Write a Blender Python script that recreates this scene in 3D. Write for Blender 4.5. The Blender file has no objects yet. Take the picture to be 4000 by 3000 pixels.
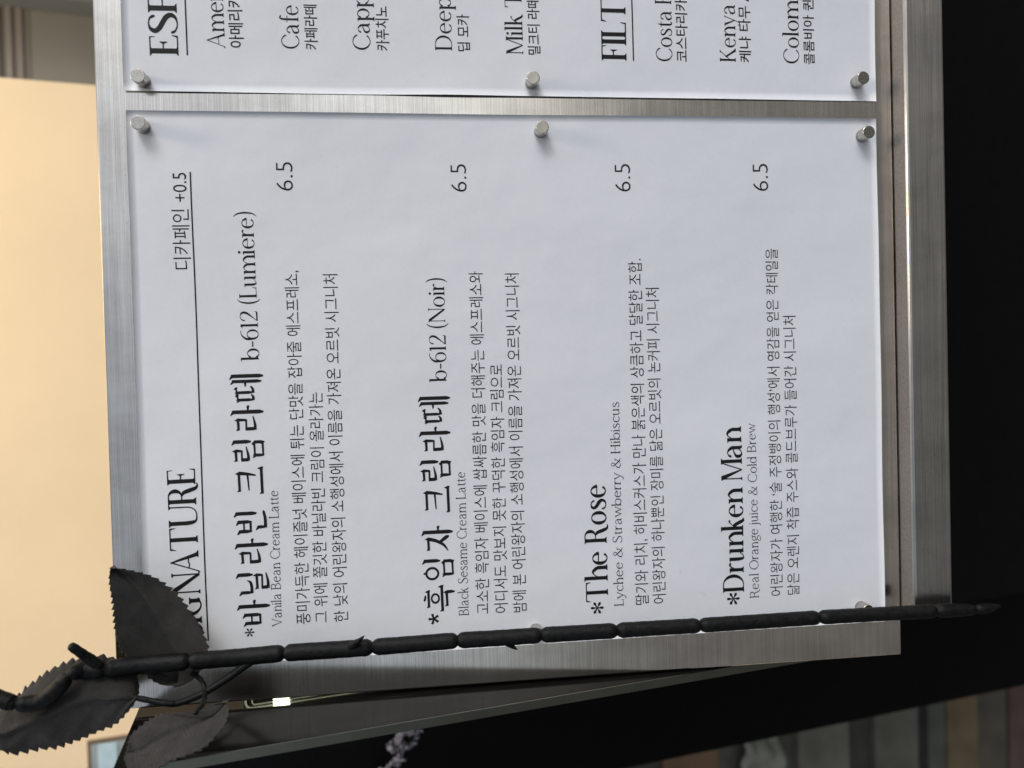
import bpy, bmesh, math, random
from mathutils import Vector, Matrix

# ------------------------------------------------------------------ camera, sky, sun, exposure
scene = bpy.context.scene
COL = scene.collection
TILT = math.radians(11.7)                    # the board leans back by this much
CA, SA = math.cos(TILT), math.sin(TILT)
BOARD_Z = 1.35                               # height of the sheet centre above the pavement
MM = 0.001
# board space: x to the right of the sheet, y up the sheet, z out of the sheet (lengths below in millimetres)
BOARD = Matrix(((1, 0, 0, 0), (0, SA, -CA, 0), (0, CA, SA, BOARD_Z), (0, 0, 0, 1)))


def W(x, u, w):
    """millimetres right / up / towards the viewer from the sheet centre -> world metres"""
    return Vector((x * MM, -w * MM, BOARD_Z + u * MM))


cam_data = bpy.data.cameras.new('camera')
cam = bpy.data.objects.new('camera', cam_data)
COL.objects.link(cam)
scene.camera = cam
cam_data.sensor_width = 36.0
cam_data.lens = 26.1
cam_data.clip_start = 0.01
cam_data.clip_end = 500.0
R0 = Vector((-0.0262327, -0.9938931, 0.1071832))
R1 = Vector((-0.9995216, 0.0278351, 0.0134809))
R2 = Vector((-0.0163820, -0.1067783, -0.9941479))
B3 = Matrix(((1, 0, 0), (0, SA, -CA), (0, CA, SA)))
rx, ry, rz = B3 @ R0, B3 @ (-R1), B3 @ (-R2)
loc = BOARD @ (Vector((3.795, 37.873, 292.603)) * MM)
cam.matrix_world = Matrix(((rx.x, ry.x, rz.x, loc.x), (rx.y, ry.y, rz.y, loc.y), (rx.z, ry.z, rz.z, loc.z), (0, 0, 0, 1)))
cam_data.dof.use_dof = True
cam_data.dof.focus_distance = 0.292
cam_data.dof.aperture_fstop = 7.5

SUN_DIR = Vector((0.78, -0.45, 0.41)).normalized()      # towards the sun
SUN_ELEV = math.asin(SUN_DIR.z)
world = bpy.data.worlds.new("World")
scene.world = world
world.use_nodes = True
wn = world.node_tree
sky = wn.nodes.new('ShaderNodeTexSky')
sky.sky_type = 'NISHITA'
sky.sun_disc = False
sky.sun_elevation = SUN_ELEV
sky.sun_rotation = math.atan2(SUN_DIR.x, SUN_DIR.y)
sky.air_density = 1.0
sky.dust_density = 3.0
sky.ozone_density = 1.0
hsv = wn.nodes.new('ShaderNodeHueSaturation')       # thin cloud: the blue is mostly washed out
hsv.inputs['Saturation'].default_value = 0.32
wn.links.new(sky.outputs[0], hsv.inputs['Color'])
cool = wn.nodes.new('ShaderNodeMix')
cool.data_type = 'RGBA'
cool.blend_type = 'MULTIPLY'
cool.inputs[0].default_value = 1.0
cool.inputs[7].default_value = (0.965, 1.0, 1.05, 1)
wn.links.new(hsv.outputs[0], cool.inputs[6])
wn.links.new(cool.outputs[2], wn.nodes['Background'].inputs[0])
wn.nodes['Background'].inputs[1].default_value = 0.13

sun_data = bpy.data.lights.new('sun', 'SUN')
sun_data.energy = 0.65
sun_data.angle = math.radians(15)
sun_data.color = (1.0, 1.0, 0.99)
sun = bpy.data.objects.new('sun', sun_data)
COL.objects.link(sun)
sun.rotation_euler = SUN_DIR.to_track_quat('Z', 'Y').to_euler()

scene.view_settings.view_transform = 'Standard'
scene.view_settings.look = 'None'
scene.view_settings.gamma = 1.0
scene.view_settings.use_curve_mapping = False
scene.view_settings.exposure = -0.06
scene.cycles.max_bounces = 8
scene.cycles.use_denoising = True


# ------------------------------------------------------------------ helpers
def tag(o, label=None, cat=None, group=None, kind=None):
    for k, v in (('label', label), ('category', cat), ('group', group), ('kind', kind)):
        if v:
            o[k] = v
    return o


def mesh_obj(name, verts, faces, mat, parent=None, matrix=None, smooth=False):
    me = bpy.data.meshes.new(name)
    me.from_pydata([tuple(c * MM for c in v) for v in verts], [], faces)
    me.update()
    if smooth:
        me.polygons.foreach_set('use_smooth', [True] * len(me.polygons))
    if mat:
        me.materials.append(mat)
    o = bpy.data.objects.new(name, me)
    COL.objects.link(o)
    if parent:
        o.parent = parent
    elif matrix is not None:
        o.matrix_world = matrix
    return o


def empty(name, matrix):
    o = bpy.data.objects.new(name, None)
    o.empty_display_size = 0.02
    COL.objects.link(o)
    o.matrix_world = Matrix.Translation(matrix) if isinstance(matrix, Vector) else matrix
    return o


def box(x0, x1, y0, y1, z0, z1):
    v = [(x, y, z) for x in (x0, x1) for y in (y0, y1) for z in (z0, z1)]
    f = [(0, 1, 3, 2), (4, 6, 7, 5), (0, 4, 5, 1), (2, 3, 7, 6), (0, 2, 6, 4), (1, 5, 7, 3)]
    return v, f


def bevel(o, w, seg=3):
    m = o.modifiers.new('bevel', 'BEVEL')
    m.width = w
    m.segments = seg
    m.limit_method = 'ANGLE'
    return o


def catmull(pts, per=8):
    """Catmull-Rom through points of any dimension"""
    out = []
    n = len(pts)
    for i in range(n - 1):
        p0, p1, p2, p3 = pts[max(i - 1, 0)], pts[i], pts[i + 1], pts[min(i + 2, n - 1)]
        for k in range(per):
            t = k / per
            out.append(tuple(0.5 * (2 * b + (c - a) * t + (2 * a - 5 * b + 4 * c - d) * t * t + (3 * b - a - 3 * c + d) * t ** 3)
                             for a, b, c, d in zip(p0, p1, p2, p3)))
    out.append(tuple(pts[-1]))
    return out


def tube(pts, radii, sides=16):
    """closed tube swept through points"""
    P = [Vector(p) for p in pts]
    n = len(P)
    verts, faces = [], []
    up = Vector((0, 0, 1))
    for i in range(n):
        t = (P[min(i + 1, n - 1)] - P[max(i - 1, 0)]).normalized()
        a = up.cross(t)
        if a.length < 1e-4:
            a = Vector((1, 0, 0)).cross(t)
        a.normalize()
        b = t.cross(a)
        for k in range(sides):
            ang = 2 * math.pi * k / sides
            verts.append(P[i] + (a * math.cos(ang) + b * math.sin(ang)) * radii[i])
    for i in range(n - 1):
        for k in range(sides):
            k2 = (k + 1) % sides
            faces.append((i * sides + k, i * sides + k2, (i + 1) * sides + k2, (i + 1) * sides + k))
    faces.append(tuple(range(sides))[::-1])
    faces.append(tuple(range((n - 1) * sides, n * sides)))
    return verts, faces


class Nodes:
    def __init__(self, name):
        self.m = bpy.data.materials.new(name)
        self.m.use_nodes = True
        self.t = self.m.node_tree
        self.b = self.t.nodes['Principled BSDF']

    def new(self, typ, **kw):
        n = self.t.nodes.new(typ)
        for k, v in kw.items():
            if k.startswith('i_'):
                n.inputs[k[2:].replace('_', ' ')].default_value = v
            else:
                setattr(n, k, v)
        return n

    def link(self, a, b):
        self.t.links.new(a, b)

    def coord(self, scale, rot=(0, 0, 0)):
        c = self.new('ShaderNodeTexCoord')
        mp = self.new('ShaderNodeMapping')
        mp.inputs['Scale'].default_value = scale
        mp.inputs['Rotation'].default_value = rot
        self.link(c.outputs['Object'], mp.inputs['Vector'])
        return mp.outputs['Vector']

    def coordmm(self, scale, rot=(0, 0, 0)):
        return self.coord(tuple(v * 1000 for v in scale), rot)

    def noise(self, scale, vec=None, detail=4.0, rough=0.55):
        n = self.new('ShaderNodeTexNoise')
        n.inputs['Scale'].default_value = scale
        n.inputs['Detail'].default_value = detail
        n.inputs['Roughness'].default_value = rough
        if vec is not None:
            self.link(vec, n.inputs['Vector'])
        return n.outputs['Fac']

    def ramp(self, fac, lo, hi, c0, c1):
        r = self.new('ShaderNodeValToRGB')
        r.color_ramp.elements[0].position = lo
        r.color_ramp.elements[1].position = hi
        r.color_ramp.elements[0].color = (*c0, 1) if len(c0) == 3 else c0
        r.color_ramp.elements[1].color = (*c1, 1) if len(c1) == 3 else c1
        self.link(fac, r.inputs['Fac'])
        return r.outputs['Color']

    def rng(self, fac, a, b, lo=0.0, hi=1.0):
        r = self.new('ShaderNodeMapRange')
        for k, v in (('From Min', lo), ('From Max', hi), ('To Min', a), ('To Max', b)):
            r.inputs[k].default_value = v
        self.link(fac, r.inputs['Value'])
        return r.outputs['Result']

    def mix(self, fac, a, b, blend='MIX'):
        n = self.new('ShaderNodeMix', data_type='RGBA', blend_type=blend)
        for s, v in ((0, fac), (6, a), (7, b)):
            if hasattr(v, 'links'):
                self.link(v, n.inputs[s])
            else:
                n.inputs[s].default_value = v if s == 0 else (*v, 1)
        return n.outputs[2]

    def bump(self, height, strength, dist):
        b = self.new('ShaderNodeBump')
        b.inputs['Strength'].default_value = strength
        b.inputs['Distance'].default_value = dist
        self.link(height, b.inputs['Height'])
        self.link(b.outputs['Normal'], self.b.inputs['Normal'])

    def set(self, **kw):
        for k, v in kw.items():
            i = self.b.inputs[k.replace('_', ' ')]
            if hasattr(v, 'links'):
                self.link(v, i)
            else:
                i.default_value = (*v, 1) if isinstance(v, tuple) and len(v) == 3 else v
        return self.m


# ------------------------------------------------------------------ materials
def simple(name, color, rough=0.6, metal=0.0, var=0.15, nscale=60.0, spec=0.5):
    n = Nodes(name)
    f = n.noise(nscale, n.coord((1, 1, 1)), 5)
    c = n.ramp(f, 0.3, 0.7, tuple(v * (1 - var) for v in color), tuple(min(1, v * (1 + var)) for v in color))
    n.set(Base_Color=c, Roughness=rough, Metallic=metal, Specular_IOR_Level=spec)
    return n.m


def brushed_steel(name, color, rough, k=1.0, smear=1.0):
    """board coordinates are millimetres: grain runs along x"""
    n = Nodes(name)
    fine = n.noise(1.0, n.coordmm((0.014, 3.6 * k, 3.6 * k)), 4, 0.8)
    wide = n.noise(1.0, n.coordmm((0.008, 0.7 * k, 0.7 * k)), 3, 0.6)
    blot = n.noise(1.0, n.coordmm((0.05, 0.03, 0.03)), 5, 0.6)
    specks = n.noise(1.0, n.coordmm((0.5, 0.9, 0.9)), 3, 0.6)
    g = n.rng(fine, 0.68, 1.22, 0.3, 0.7)
    g2 = n.rng(wide, 0.93, 1.06, 0.3, 0.7)
    mul = n.new('ShaderNodeMath', operation='MULTIPLY')
    n.link(g, mul.inputs[0]); n.link(g2, mul.inputs[1])
    mul2 = n.new('ShaderNodeMath', operation='MULTIPLY')
    n.link(mul.outputs[0], mul2.inputs[0]); n.link(n.rng(blot, 0.84, 1.08, 0.35, 0.65), mul2.inputs[1])
    mul3 = n.new('ShaderNodeMath', operation='MULTIPLY')
    n.link(mul2.outputs[0], mul3.inputs[0]); n.link(n.rng(specks, 0.80, 1.0, 0.28, 0.36), mul3.inputs[1])
    cc = n.new('ShaderNodeCombineColor')
    for i, v in enumerate(color):
        m = n.new('ShaderNodeMath', operation='MULTIPLY')
        n.link(mul3.outputs[0], m.inputs[0]); m.inputs[1].default_value = v
        n.link(m.outputs[0], cc.inputs[i])
    r = n.rng(fine, rough * 0.85, rough * 1.2, 0.3, 0.7)
    vt = n.new('ShaderNodeVectorTransform', vector_type='VECTOR', convert_from='OBJECT', convert_to='WORLD')
    vt.inputs[0].default_value = (0, 1, 0)        # light spreads across the grain
    n.link(vt.outputs[0], n.b.inputs['Tangent'])
    n.set(Base_Color=cc.outputs[0], Metallic=1.0, Roughness=r, Anisotropic=0.7)
    n.bump(fine, 0.12 * smear, 0.02 * MM)
    return n.m


M_STEEL = brushed_steel('brushed_steel', (0.90, 0.855, 0.785), 0.18)
M_BAR = brushed_steel('brushed_steel_bar', (0.60, 0.58, 0.54), 0.30)


def paper_mat():
    n = Nodes('matt_paper')
    f = n.noise(1.0, n.coordmm((0.5, 0.5, 0.5)), 6, 0.7)
    s = n.noise(1.0, n.coordmm((0.22, 0.22, 0.22)), 2, 0.5)
    c = n.ramp(f, 0.25, 0.75, (0.67, 0.695, 0.745), (0.705, 0.73, 0.78))
    c2 = n.mix(n.rng(s, 0.0, 1.0, 0.26, 0.215), c, (0.64, 0.66, 0.70))
    n.set(Base_Color=c2, Roughness=0.75, Specular_IOR_Level=0.25)
    big = n.noise(1.0, n.coordmm((0.022, 0.016, 0.02)), 3, 0.55)
    h = n.new('ShaderNodeMath', operation='MULTIPLY_ADD')
    n.link(big, h.inputs[0]); h.inputs[1].default_value = 26.0
    n.link(f, h.inputs[2])
    n.bump(h.outputs[0], 0.30, 0.15 * MM)
    return n.m


M_PAPER = paper_mat()
M_INK = simple('black_ink', (0.007, 0.007, 0.008), 0.6, nscale=1.0, spec=0.25)
M_INK_GREY = simple('grey_ink', (0.020, 0.021, 0.024), 0.6, nscale=1.0, spec=0.25)


def magnet_mat():
    n = Nodes('nickel_plate')
    f = n.noise(1.0, n.coordmm((2.6, 2.6, 2.6)), 5, 0.7)
    c = n.ramp(f, 0.3, 0.7, (0.46, 0.44, 0.39), (0.58, 0.56, 0.505))
    n.set(Base_Color=c, Metallic=1.0, Roughness=n.rng(f, 0.16, 0.34, 0.3, 0.7))
    n.bump(f, 0.10, 0.015 * MM)
    return n.m


M_MAGNET = magnet_mat()


def cloth_leaf():
    n = Nodes('charcoal_cloth')
    w1 = n.new('ShaderNodeTexWave', bands_direction='X'); w1.inputs['Scale'].default_value = 0.55
    w2 = n.new('ShaderNodeTexWave', bands_direction='Y'); w2.inputs['Scale'].default_value = 0.55
    v = n.coordmm((1, 1, 1), (0, 0, 0.5))
    n.link(v, w1.inputs['Vector']); n.link(v, w2.inputs['Vector'])
    add = n.new('ShaderNodeMath', operation='ADD')
    n.link(w1.outputs['Fac'], add.inputs[0]); n.link(w2.outputs['Fac'], add.inputs[1])
    f = n.noise(1.0, n.coordmm((0.12, 0.12, 0.12)), 5, 0.65)
    d = n.noise(1.0, n.coordmm((1.3, 1.3, 1.3)), 3, 0.6)
    c = n.ramp(f, 0.3, 0.75, (0.014, 0.0133, 0.0127), (0.033, 0.031, 0.0295))
    c = n.mix(n.rng(d, 0.0, 0.8, 0.62, 0.74), c, (0.07, 0.062, 0.055))
    n.set(Base_Color=c, Roughness=0.85, Specular_IOR_Level=0.25, Sheen_Weight=0.16, Sheen_Roughness=0.5)
    big = n.noise(1.0, n.coordmm((0.16, 0.16, 0.16)), 3, 0.5)
    h = n.new('ShaderNodeMath', operation='MULTIPLY_ADD')
    n.link(big, h.inputs[0]); h.inputs[1].default_value = 14.0
    n.link(add.outputs[0], h.inputs[2])
    n.bump(h.outputs[0], 0.6, 0.12 * MM)
    return n.m


M_LEAF = cloth_leaf()


def plastic_stem():
    n = Nodes('black_plastic_stem')
    f = n.noise(1.0, n.coordmm((0.6, 0.6, 0.6)), 6, 0.7)
    d = n.noise(1.0, n.coordmm((1.6, 1.6, 1.6)), 3, 0.7)
    c = n.ramp(f, 0.35, 0.7, (0.002, 0.0022, 0.0025), (0.011, 0.0115, 0.012))
    c = n.mix(n.rng(d, 0.0, 0.5, 0.68, 0.78), c, (0.05, 0.047, 0.042))
    n.set(Base_Color=c, Roughness=n.rng(f, 0.36, 0.55, 0.3, 0.7), Specular_IOR_Level=0.15)
    n.bump(f, 0.8, 0.35 * MM)
    return n.m


M_STEM = plastic_stem()
M_BLACK = simple('black_powder_coat', (0.0022, 0.0022, 0.0027), 0.45, var=0.3, nscale=300, spec=0.12)


def polished_black():
    n = Nodes('polished_black_sheet')
    f = n.noise(1.0, n.coord((300, 300, 4)), 3, 0.6)
    d = n.noise(1.0, n.coord((900, 900, 900)), 2, 0.6)
    c = n.ramp(f, 0.3, 0.7, (0.006, 0.006, 0.0055), (0.012, 0.0115, 0.010))
    c = n.mix(n.rng(d, 0.0, 0.5, 0.72, 0.8), c, (0.06, 0.058, 0.052))
    n.set(Base_Color=c, Roughness=0.06, IOR=1.14)
    return n.m


M_JAMB = polished_black()


def wall_mat(name, color, amp=0.05, bscale=40):
    n = Nodes(name)
    f = n.noise(1.0, n.coord((6, 6, 6)), 6, 0.6)
    g = n.noise(1.0, n.coord((bscale, bscale, bscale)), 4, 0.6)
    c = n.ramp(f, 0.3, 0.7, tuple(v * (1 - amp) for v in color), tuple(min(1, v * (1 + amp)) for v in color))
    n.set(Base_Color=c, Roughness=0.8, Specular_IOR_Level=0.2)
    n.bump(g, 0.08, 0.004)
    return n.m


M_CREAM = wall_mat('cream_plaster', (0.88, 0.69, 0.45))
M_GREY = wall_mat('grey_olive_paint', (0.235, 0.225, 0.195))
M_PALE = wall_mat('pale_grey_paint', (0.33, 0.34, 0.335))
M_PAVE = wall_mat('pavement', (0.20, 0.185, 0.165), 0.2)


# ------------------------------------------------------------------ lettering
def quad_strip(pts):
    """(x, y, width) samples -> polygons of a stroke"""
    polys = []
    L = []
    n = len(pts)
    for i in range(n):
        a, b = pts[max(i - 1, 0)], pts[min(i + 1, n - 1)]
        dx, dy = b[0] - a[0], b[1] - a[1]
        d = math.hypot(dx, dy) or 1.0
        nx, ny = -dy / d, dx / d
        h = pts[i][2] / 2
        L.append(((pts[i][0] + nx * h, pts[i][1] + ny * h), (pts[i][0] - nx * h, pts[i][1] - ny * h)))
    for i in range(n - 1):
        polys.append([L[i][1], L[i + 1][1], L[i + 1][0], L[i][0]])
    return polys


def spl(*pts):
    return quad_strip(catmull(pts, 7))


def seg(x0, y0, x1, y1, w0, w1=None):
    return quad_strip([(x0, y0, w0), (x1, y1, w0 if w1 is None else w1)])


def rect(x0, y0, x1, y1):
    return [[(x0, y0), (x1, y0), (x1, y1), (x0, y1)]]


def disc(cx, cy, r, n=14):
    return [[(cx + r * math.cos(2 * math.pi * k / n), cy + r * math.sin(2 * math.pi * k / n)) for k in range(n)]]


def ring(cx, cy, rx, ry, t, h, a0=0, a1=360, n=36, p=1.6):
    """ellipse whose stroke is thick (t) at the sides and thin (h) at top and bottom; rx, ry are outer"""
    pts = []
    for k in range(n + 1):
        a = math.radians(a0 + (a1 - a0) * k / n)
        w = h + (t - h) * abs(math.cos(a)) ** p
        pts.append((cx + (rx - w / 2) * math.cos(a), cy + (ry - w / 2) * math.sin(a), w))
    return quad_strip(pts)


def serif_font(T, H):
    """high-contrast roman: cap height 700, x-height 470; returns {char: (polygons, advance)}"""
    G = {}
    sv = 42

    def foot(x, y, up=1, l=1, r=1, w=None):
        """bracketed hairline serif on a stem whose left edge is x"""
        w = T if w is None else w
        a, b = x - sv * l, x + w + sv * r
        t = H * 0.9
        return [[(a, y), (b, y), (b, y + up * t * 0.7), (x + w, y + up * (t + 26)), (x, y + up * (t + 26)), (a, y + up * t * 0.7)]]

    def stem(x, y0, y1, bot=1, top=0, flag=0, w=None):
        w = T if w is None else w
        s = rect(x, y0, x + w, y1)
        if bot:
            s += foot(x, y0, 1, 1, 1, w)
        if top:
            s += foot(x, y1, -1, 1, 1, w)
        if flag:
            s += [[(x, y1), (x, y1 - 46), (x - 52, y1 - 22), (x - 52, y1 - 8)]]
        return s

    # capitals
    G['A'] = (seg(60, 40, 318, 700, H) + spl((20, 36, H * 1.9), (22, 8, H * 1.5), (48, 14, H), (70, 66, H)) + [[(285, 700), (322, 712), (585, 0), (585 - T * 1.1, 0)]]
              + foot(585 - T * 1.1, 0, 1, 0.8, 1, T) + spl((150, 250, H), (250, 238, H), (330, 262, H), (440, 250, H)), 640)
    G['B'] = (stem(60, 0, 700, 1, 1) + ring(250, 532, 190, 168, T, H, -90, 90) + ring(262, 185, 220, 185, T, H, -90, 90)
              + rect(60 + T, 700 - H, 252, 700) + rect(60 + T, 364, 262, 364 + H) + rect(60 + T, 0, 264, H), 530)
    G['C'] = (ring(345, 350, 320, 360, T * 0.92, H, 42, 318, 44) + spl((566, 590, H), (578, 540, T * .6), (582, 500, T * .2)), 620)
    G['D'] = (stem(60, 0, 700, 1, 1) + ring(270, 350, 330, 350, T, H, -90, 90, 30) + rect(60 + T, 700 - H, 272, 700) + rect(60 + T, 0, 272, H), 650)
    G['E'] = (stem(60, 0, 700, 1, 1) + rect(60 + T, 700 - H, 420, 700) + rect(60 + T, 350, 300, 350 + H) + rect(60 + T, 0, 440, H)
              + [[(420, 700), (395, 700 - H), (412, 560), (424, 560)], [(440, 0), (452, 150), (438, 150), (400, H)],
                 [(300, 262), (314, 262), (314, 452), (300, 452), (262, 350 + H), (262, 350)]], 490)
    G['F'] = (stem(60, 0, 700, 1, 1) + rect(60 + T, 700 - H, 420, 700) + rect(60 + T, 350, 300, 350 + H)
              + [[(420, 700), (385, 700 - H), (412, 560), (424, 560)], [(300, 262), (314, 262), (314, 452), (300, 452), (262, 350 + H), (262, 350)]], 450)
    G['G'] = (ring(345, 350, 320, 360, T, H, 48, 300, 44) + spl((545, 610, H), (568, 560, T * .5), (575, 500, H))
              + rect(520 - T, 40, 520, 300) + foot(520 - T, 300, -1, 1, 1, T) + spl((480, 28, H), (515, 60, H * 1.5), (530, 90, H)), 650)
    G['H'] = (stem(60, 0, 700, 1, 1) + stem(480, 0, 700, 1, 1) + rect(60 + T, 350, 480, 350 + H), 640)
    G['I'] = (stem(60, 0, 700, 1, 1), 120 + T)
    G['K'] = (stem(60, 0, 700, 1, 1) + seg(60 + T, 300, 470, 690, H) + [[(200, 425), (250, 475), (570, 0), (570 - T * 1.25, 0)]]
              + foot(570 - T * 1.2, 0, 1, .8, 1, T) + rect(400, 700 - H, 530, 700), 600)
    G['L'] = (stem(60, 0, 700, 1, 1) + rect(60 + T, 0, 430, H) + [[(430, 0), (442, 160), (428, 160), (390, H)]], 460)
    G['M'] = (rect(80, 0, 80 + H * 1.2, 690) + foot(80, 0, 1, 1, 1, H) + [[(40, 700), (80 + T * 1.05, 700), (392, 40), (365, 0)]]
              + seg(378, 10, 610, 690, H * 1.1) + stem(600, 0, 700, 1, 1), 740)
    G['N'] = (rect(80, 0, 80 + H * 1.2, 690) + foot(80, 0, 1, 1, 1, H) + [[(30, 700), (40 + T * 1.35, 700), (560 + H, 60), (560 + H, 0), (545, 0)]]
              + rect(560, 20, 560 + H * 1.2, 700) + foot(560, 700, -1, 1, 1, H), 650)
    G['O'] = (ring(350, 350, 325, 360, T, H), 700)
    G['P'] = (stem(60, 0, 700, 1, 1) + ring(255, 515, 220, 185, T, H, -90, 90) + rect(60 + T, 700 - H, 257, 700) + rect(60 + T, 330, 257, 330 + H), 510)
    G['R'] = (stem(60, 0, 700, 1, 1) + ring(255, 520, 205, 180, T, H, -90, 90) + rect(60 + T, 700 - H, 257, 700) + rect(60 + T, 340, 257, 340 + H)
              + spl((270, 352, H), (360, 290, T * .9), (420, 130, T), (475, 0, T * .8), (560, -42, H * 1.1), (610, -18, H)), 590)
    G['S'] = (spl((398, 545, T * .35), (392, 600, T * .55), (350, 668, H * 1.3), (240, 697, H), (130, 655, T * .7), (88, 545, T * .95), (150, 440, T * 1.05),
                  (270, 355, T * 1.1), (380, 265, T * 1.05), (425, 155, T * .9), (370, 45, T * .6), (240, 2, H), (115, 40, H * 1.2), (62, 110, T * .5), (58, 165, T * .3)), 490)
    G['T'] = (stem(270, 0, 700, 1, 0) + rect(40, 700 - H, 530 + T, 700) + [[(40, 700), (28, 545), (42, 545), (88, 700 - H)],
              [(530 + T, 700), (482 + T, 700 - H), (530 + T, 545), (544 + T, 545)]], 570 + T)
    G['U'] = (rect(70, 220, 70 + T, 700) + foot(70, 700, -1, 1, 1, T) + rect(545, 220, 545 + H * 1.1, 700) + foot(545, 700, -1, 1, 1, H)
              + spl((70 + T / 2, 240, T), (90 + T / 2, 110, T * .9), (190, 22, T * .5), (320, 2, H), (450, 30, H), (535, 120, H), (545 + H * .55, 240, H * 1.1)), 640)
    G['V'] = ([[(30, 700), (40 + T * 1.1, 700), (322, 20), (300, 0)]] + seg(308, 8, 545, 700, H) + foot(30, 700, -1, .4, .6, T) + rect(490, 700 - H, 600, 700), 600)
    # lower case
    X = 470

    def arch(x, w1=None):
        """arch from a stem ending at x (right edge) to a stem whose left edge is x + 215"""
        return spl((x - 4, 330, H), (x + 50, 420, H), (x + 130, X - 6, T * .55), (x + 195, 420, T * .9), (x + 215 + T / 2, 320, T))
    G['n'] = (stem(60, 0, X, 1, 0, 1) + arch(60 + T) + stem(275 + T, 0, 330), 400 + T)
    G['h'] = (stem(60, 0, 740, 1, 0, 1) + arch(60 + T) + stem(275 + T, 0, 330), 400 + T)
    G['m'] = (stem(60, 0, X, 1, 0, 1) + arch(60 + T) + stem(275 + T, 0, 330) + arch(275 + 2 * T) + stem(490 + 2 * T, 0, 330), 615 + 2 * T)
    G['r'] = (stem(60, 0, X, 1, 0, 1) + spl((60 + T, 320, H), (90 + T, 410, H * 1.2), (150 + T, 462, T * .5), (195 + T, 440, T * .75), (200 + T, 415, T * .5)), 255 + T)
    G['u'] = (rect(60, 140, 60 + T, X) + [[(60, X), (60, X - 40), (8, X - 18), (8, X - 4)]] + stem(330, 0, X, 0, 0, 1)
              + [[(330 + T, 0), (390 + T, 8), (390 + T, 22), (330 + T, 40)]]
              + spl((60 + T / 2, 150, T), (75 + T / 2, 60, T * .85), (150, 4, T * .5), (240, 20, H), (332, 120, H)), 420 + T)
    G['i'] = (stem(60, 0, X, 1, 0, 1) + disc(60 + T / 2, 620, T * .62), 125 + T)
    G['j'] = (rect(60, -60, 60 + T, X) + [[(60, X), (60, X - 40), (8, X - 18), (8, X - 4)]] + disc(60 + T / 2, 620, T * .62)
              + spl((60 + T / 2, -50, T), (45 + T / 2, -140, T * .7), (0, -195, H * 1.2), (-50, -190, T * .5)), 125 + T)
    G['l'] = (stem(60, 0, 740, 1, 0, 1), 120 + T)
    G['o'] = (ring(250, 232, 215, 244, T, H), 500)
    G['e'] = (ring(245, 232, 210, 244, T, H, 8, 318, 40) + rect(45 + T * .7, 262, 448 - H, 262 + H), 480)
    G['c'] = (ring(245, 232, 210, 244, T, H, 45, 318, 36) + spl((395, 400, H), (400, 372, T * .7), (396, 345, T * .4)), 440)
    G['d'] = (ring(235, 232, 200, 244, T, H, 30, 330, 36) + stem(372, 0, 740, 0, 0, 1) + [[(372 + T, 0), (425 + T, 8), (425 + T, 22), (372 + T, 40)]], 455 + T)
    G['b'] = (rect(60, 30, 60 + T, 740) + [[(60, 740), (60, 696), (8, 716), (8, 732)]] + ring(265 + T * .4, 232, 200, 244, T, H, -150, 150, 36) + rect(60, 0, 60 + H, 60), 500 + T * .4)
    G['p'] = (stem(60, -210, X, 1, 0, 1) + ring(265 + T * .4, 232, 200, 244, T, H, -150, 150, 36), 500 + T * .4)
    G['a'] = (rect(312, 60, 312 + T, 340) + spl((312 + T / 2, 330, T), (300, 420, T * .7), (215, 466, H), (125, 430, H * 1.4), (98, 370, T * .8), (100, 345, T * .5))
              + spl((322, 280, H), (215, 252, H * 1.3), (110, 190, T * .8), (88, 110, T), (125, 28, T * .7), (195, 8, H * 1.2), (270, 38, H), (322, 100, H))
              + spl((312 + T / 2, 70, T), (335 + T / 2, 12, T * .6), (390 + T / 2, 14, H)), 420 + T)
    G['s'] = (spl((305, 352, T * .3), (300, 395, T * .5), (250, 452, H * 1.2), (185, 466, H), (105, 432, T * .7), (88, 360, T * .85), (150, 285, T * .9),
                  (260, 215, T), (325, 130, T * .85), (285, 35, T * .6), (190, 2, H), (95, 30, H * 1.2), (58, 85, T * .5), (55, 130, T * .3)), 385)
    G['t'] = (rect(110, 90, 110 + T, 470) + [[(110, 460), (110 + T, 460), (110 + T, 610), (104 + T, 610)]] + rect(30, X - H, 290, X)
              + spl((110 + T / 2, 100, T), (130 + T / 2, 25, T * .75), (200 + T / 2, 4, H * 1.2), (270, 50, H)), 310)
    G['f'] = (stem(110, 0, 560) + rect(30, X - H, 300, X) + spl((110 + T / 2, 550, T), (125 + T / 2, 660, T * .9), (200, 735, H * 1.5), (280, 712, T * .7), (295, 680, T * .5)), 300)
    G['k'] = (stem(60, 0, 740, 1, 0, 1) + spl((60 + T, 215, H), (170, 300, H), (290, 440, H), (345, 455, T * .6), (350, 425, T * .4))
              + spl((165, 280, H), (215, 290, T * .9), (300, 120, T), (360, 10, T * .9), (440, 4, H)), 450)
    G['v'] = ([[(20, X), (20 + T * 1.1, X), (252, 20), (232, 0)]] + seg(238, 8, 400, X, H) + rect(355, X - H, 450, X) + rect(0, X - H, 60 + T, X), 450)
    G['y'] = ([[(20, X), (20 + T * 1.1, X), (262, 20), (232, 0)]] + rect(355, X - H, 460, X) + rect(0, X - H, 60 + T, X)
              + spl((408, X, H), (320, 230, H), (238, 10, H), (180, -130, H), (110, -195, H * 1.4), (50, -170, T * .7), (40, -140, T * .5)), 460)
    G['w'] = ([[(20, X), (20 + T * 1.1, X), (232, 20), (212, 0)]] + seg(218, 8, 340, X, H) + [[(300, X), (300 + T * 1.1, X), (502, 20), (482, 0)]]
              + seg(488, 8, 640, X, H) + rect(595, X - H, 690, X) + rect(0, X - H, 60 + T, X), 680)
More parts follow.
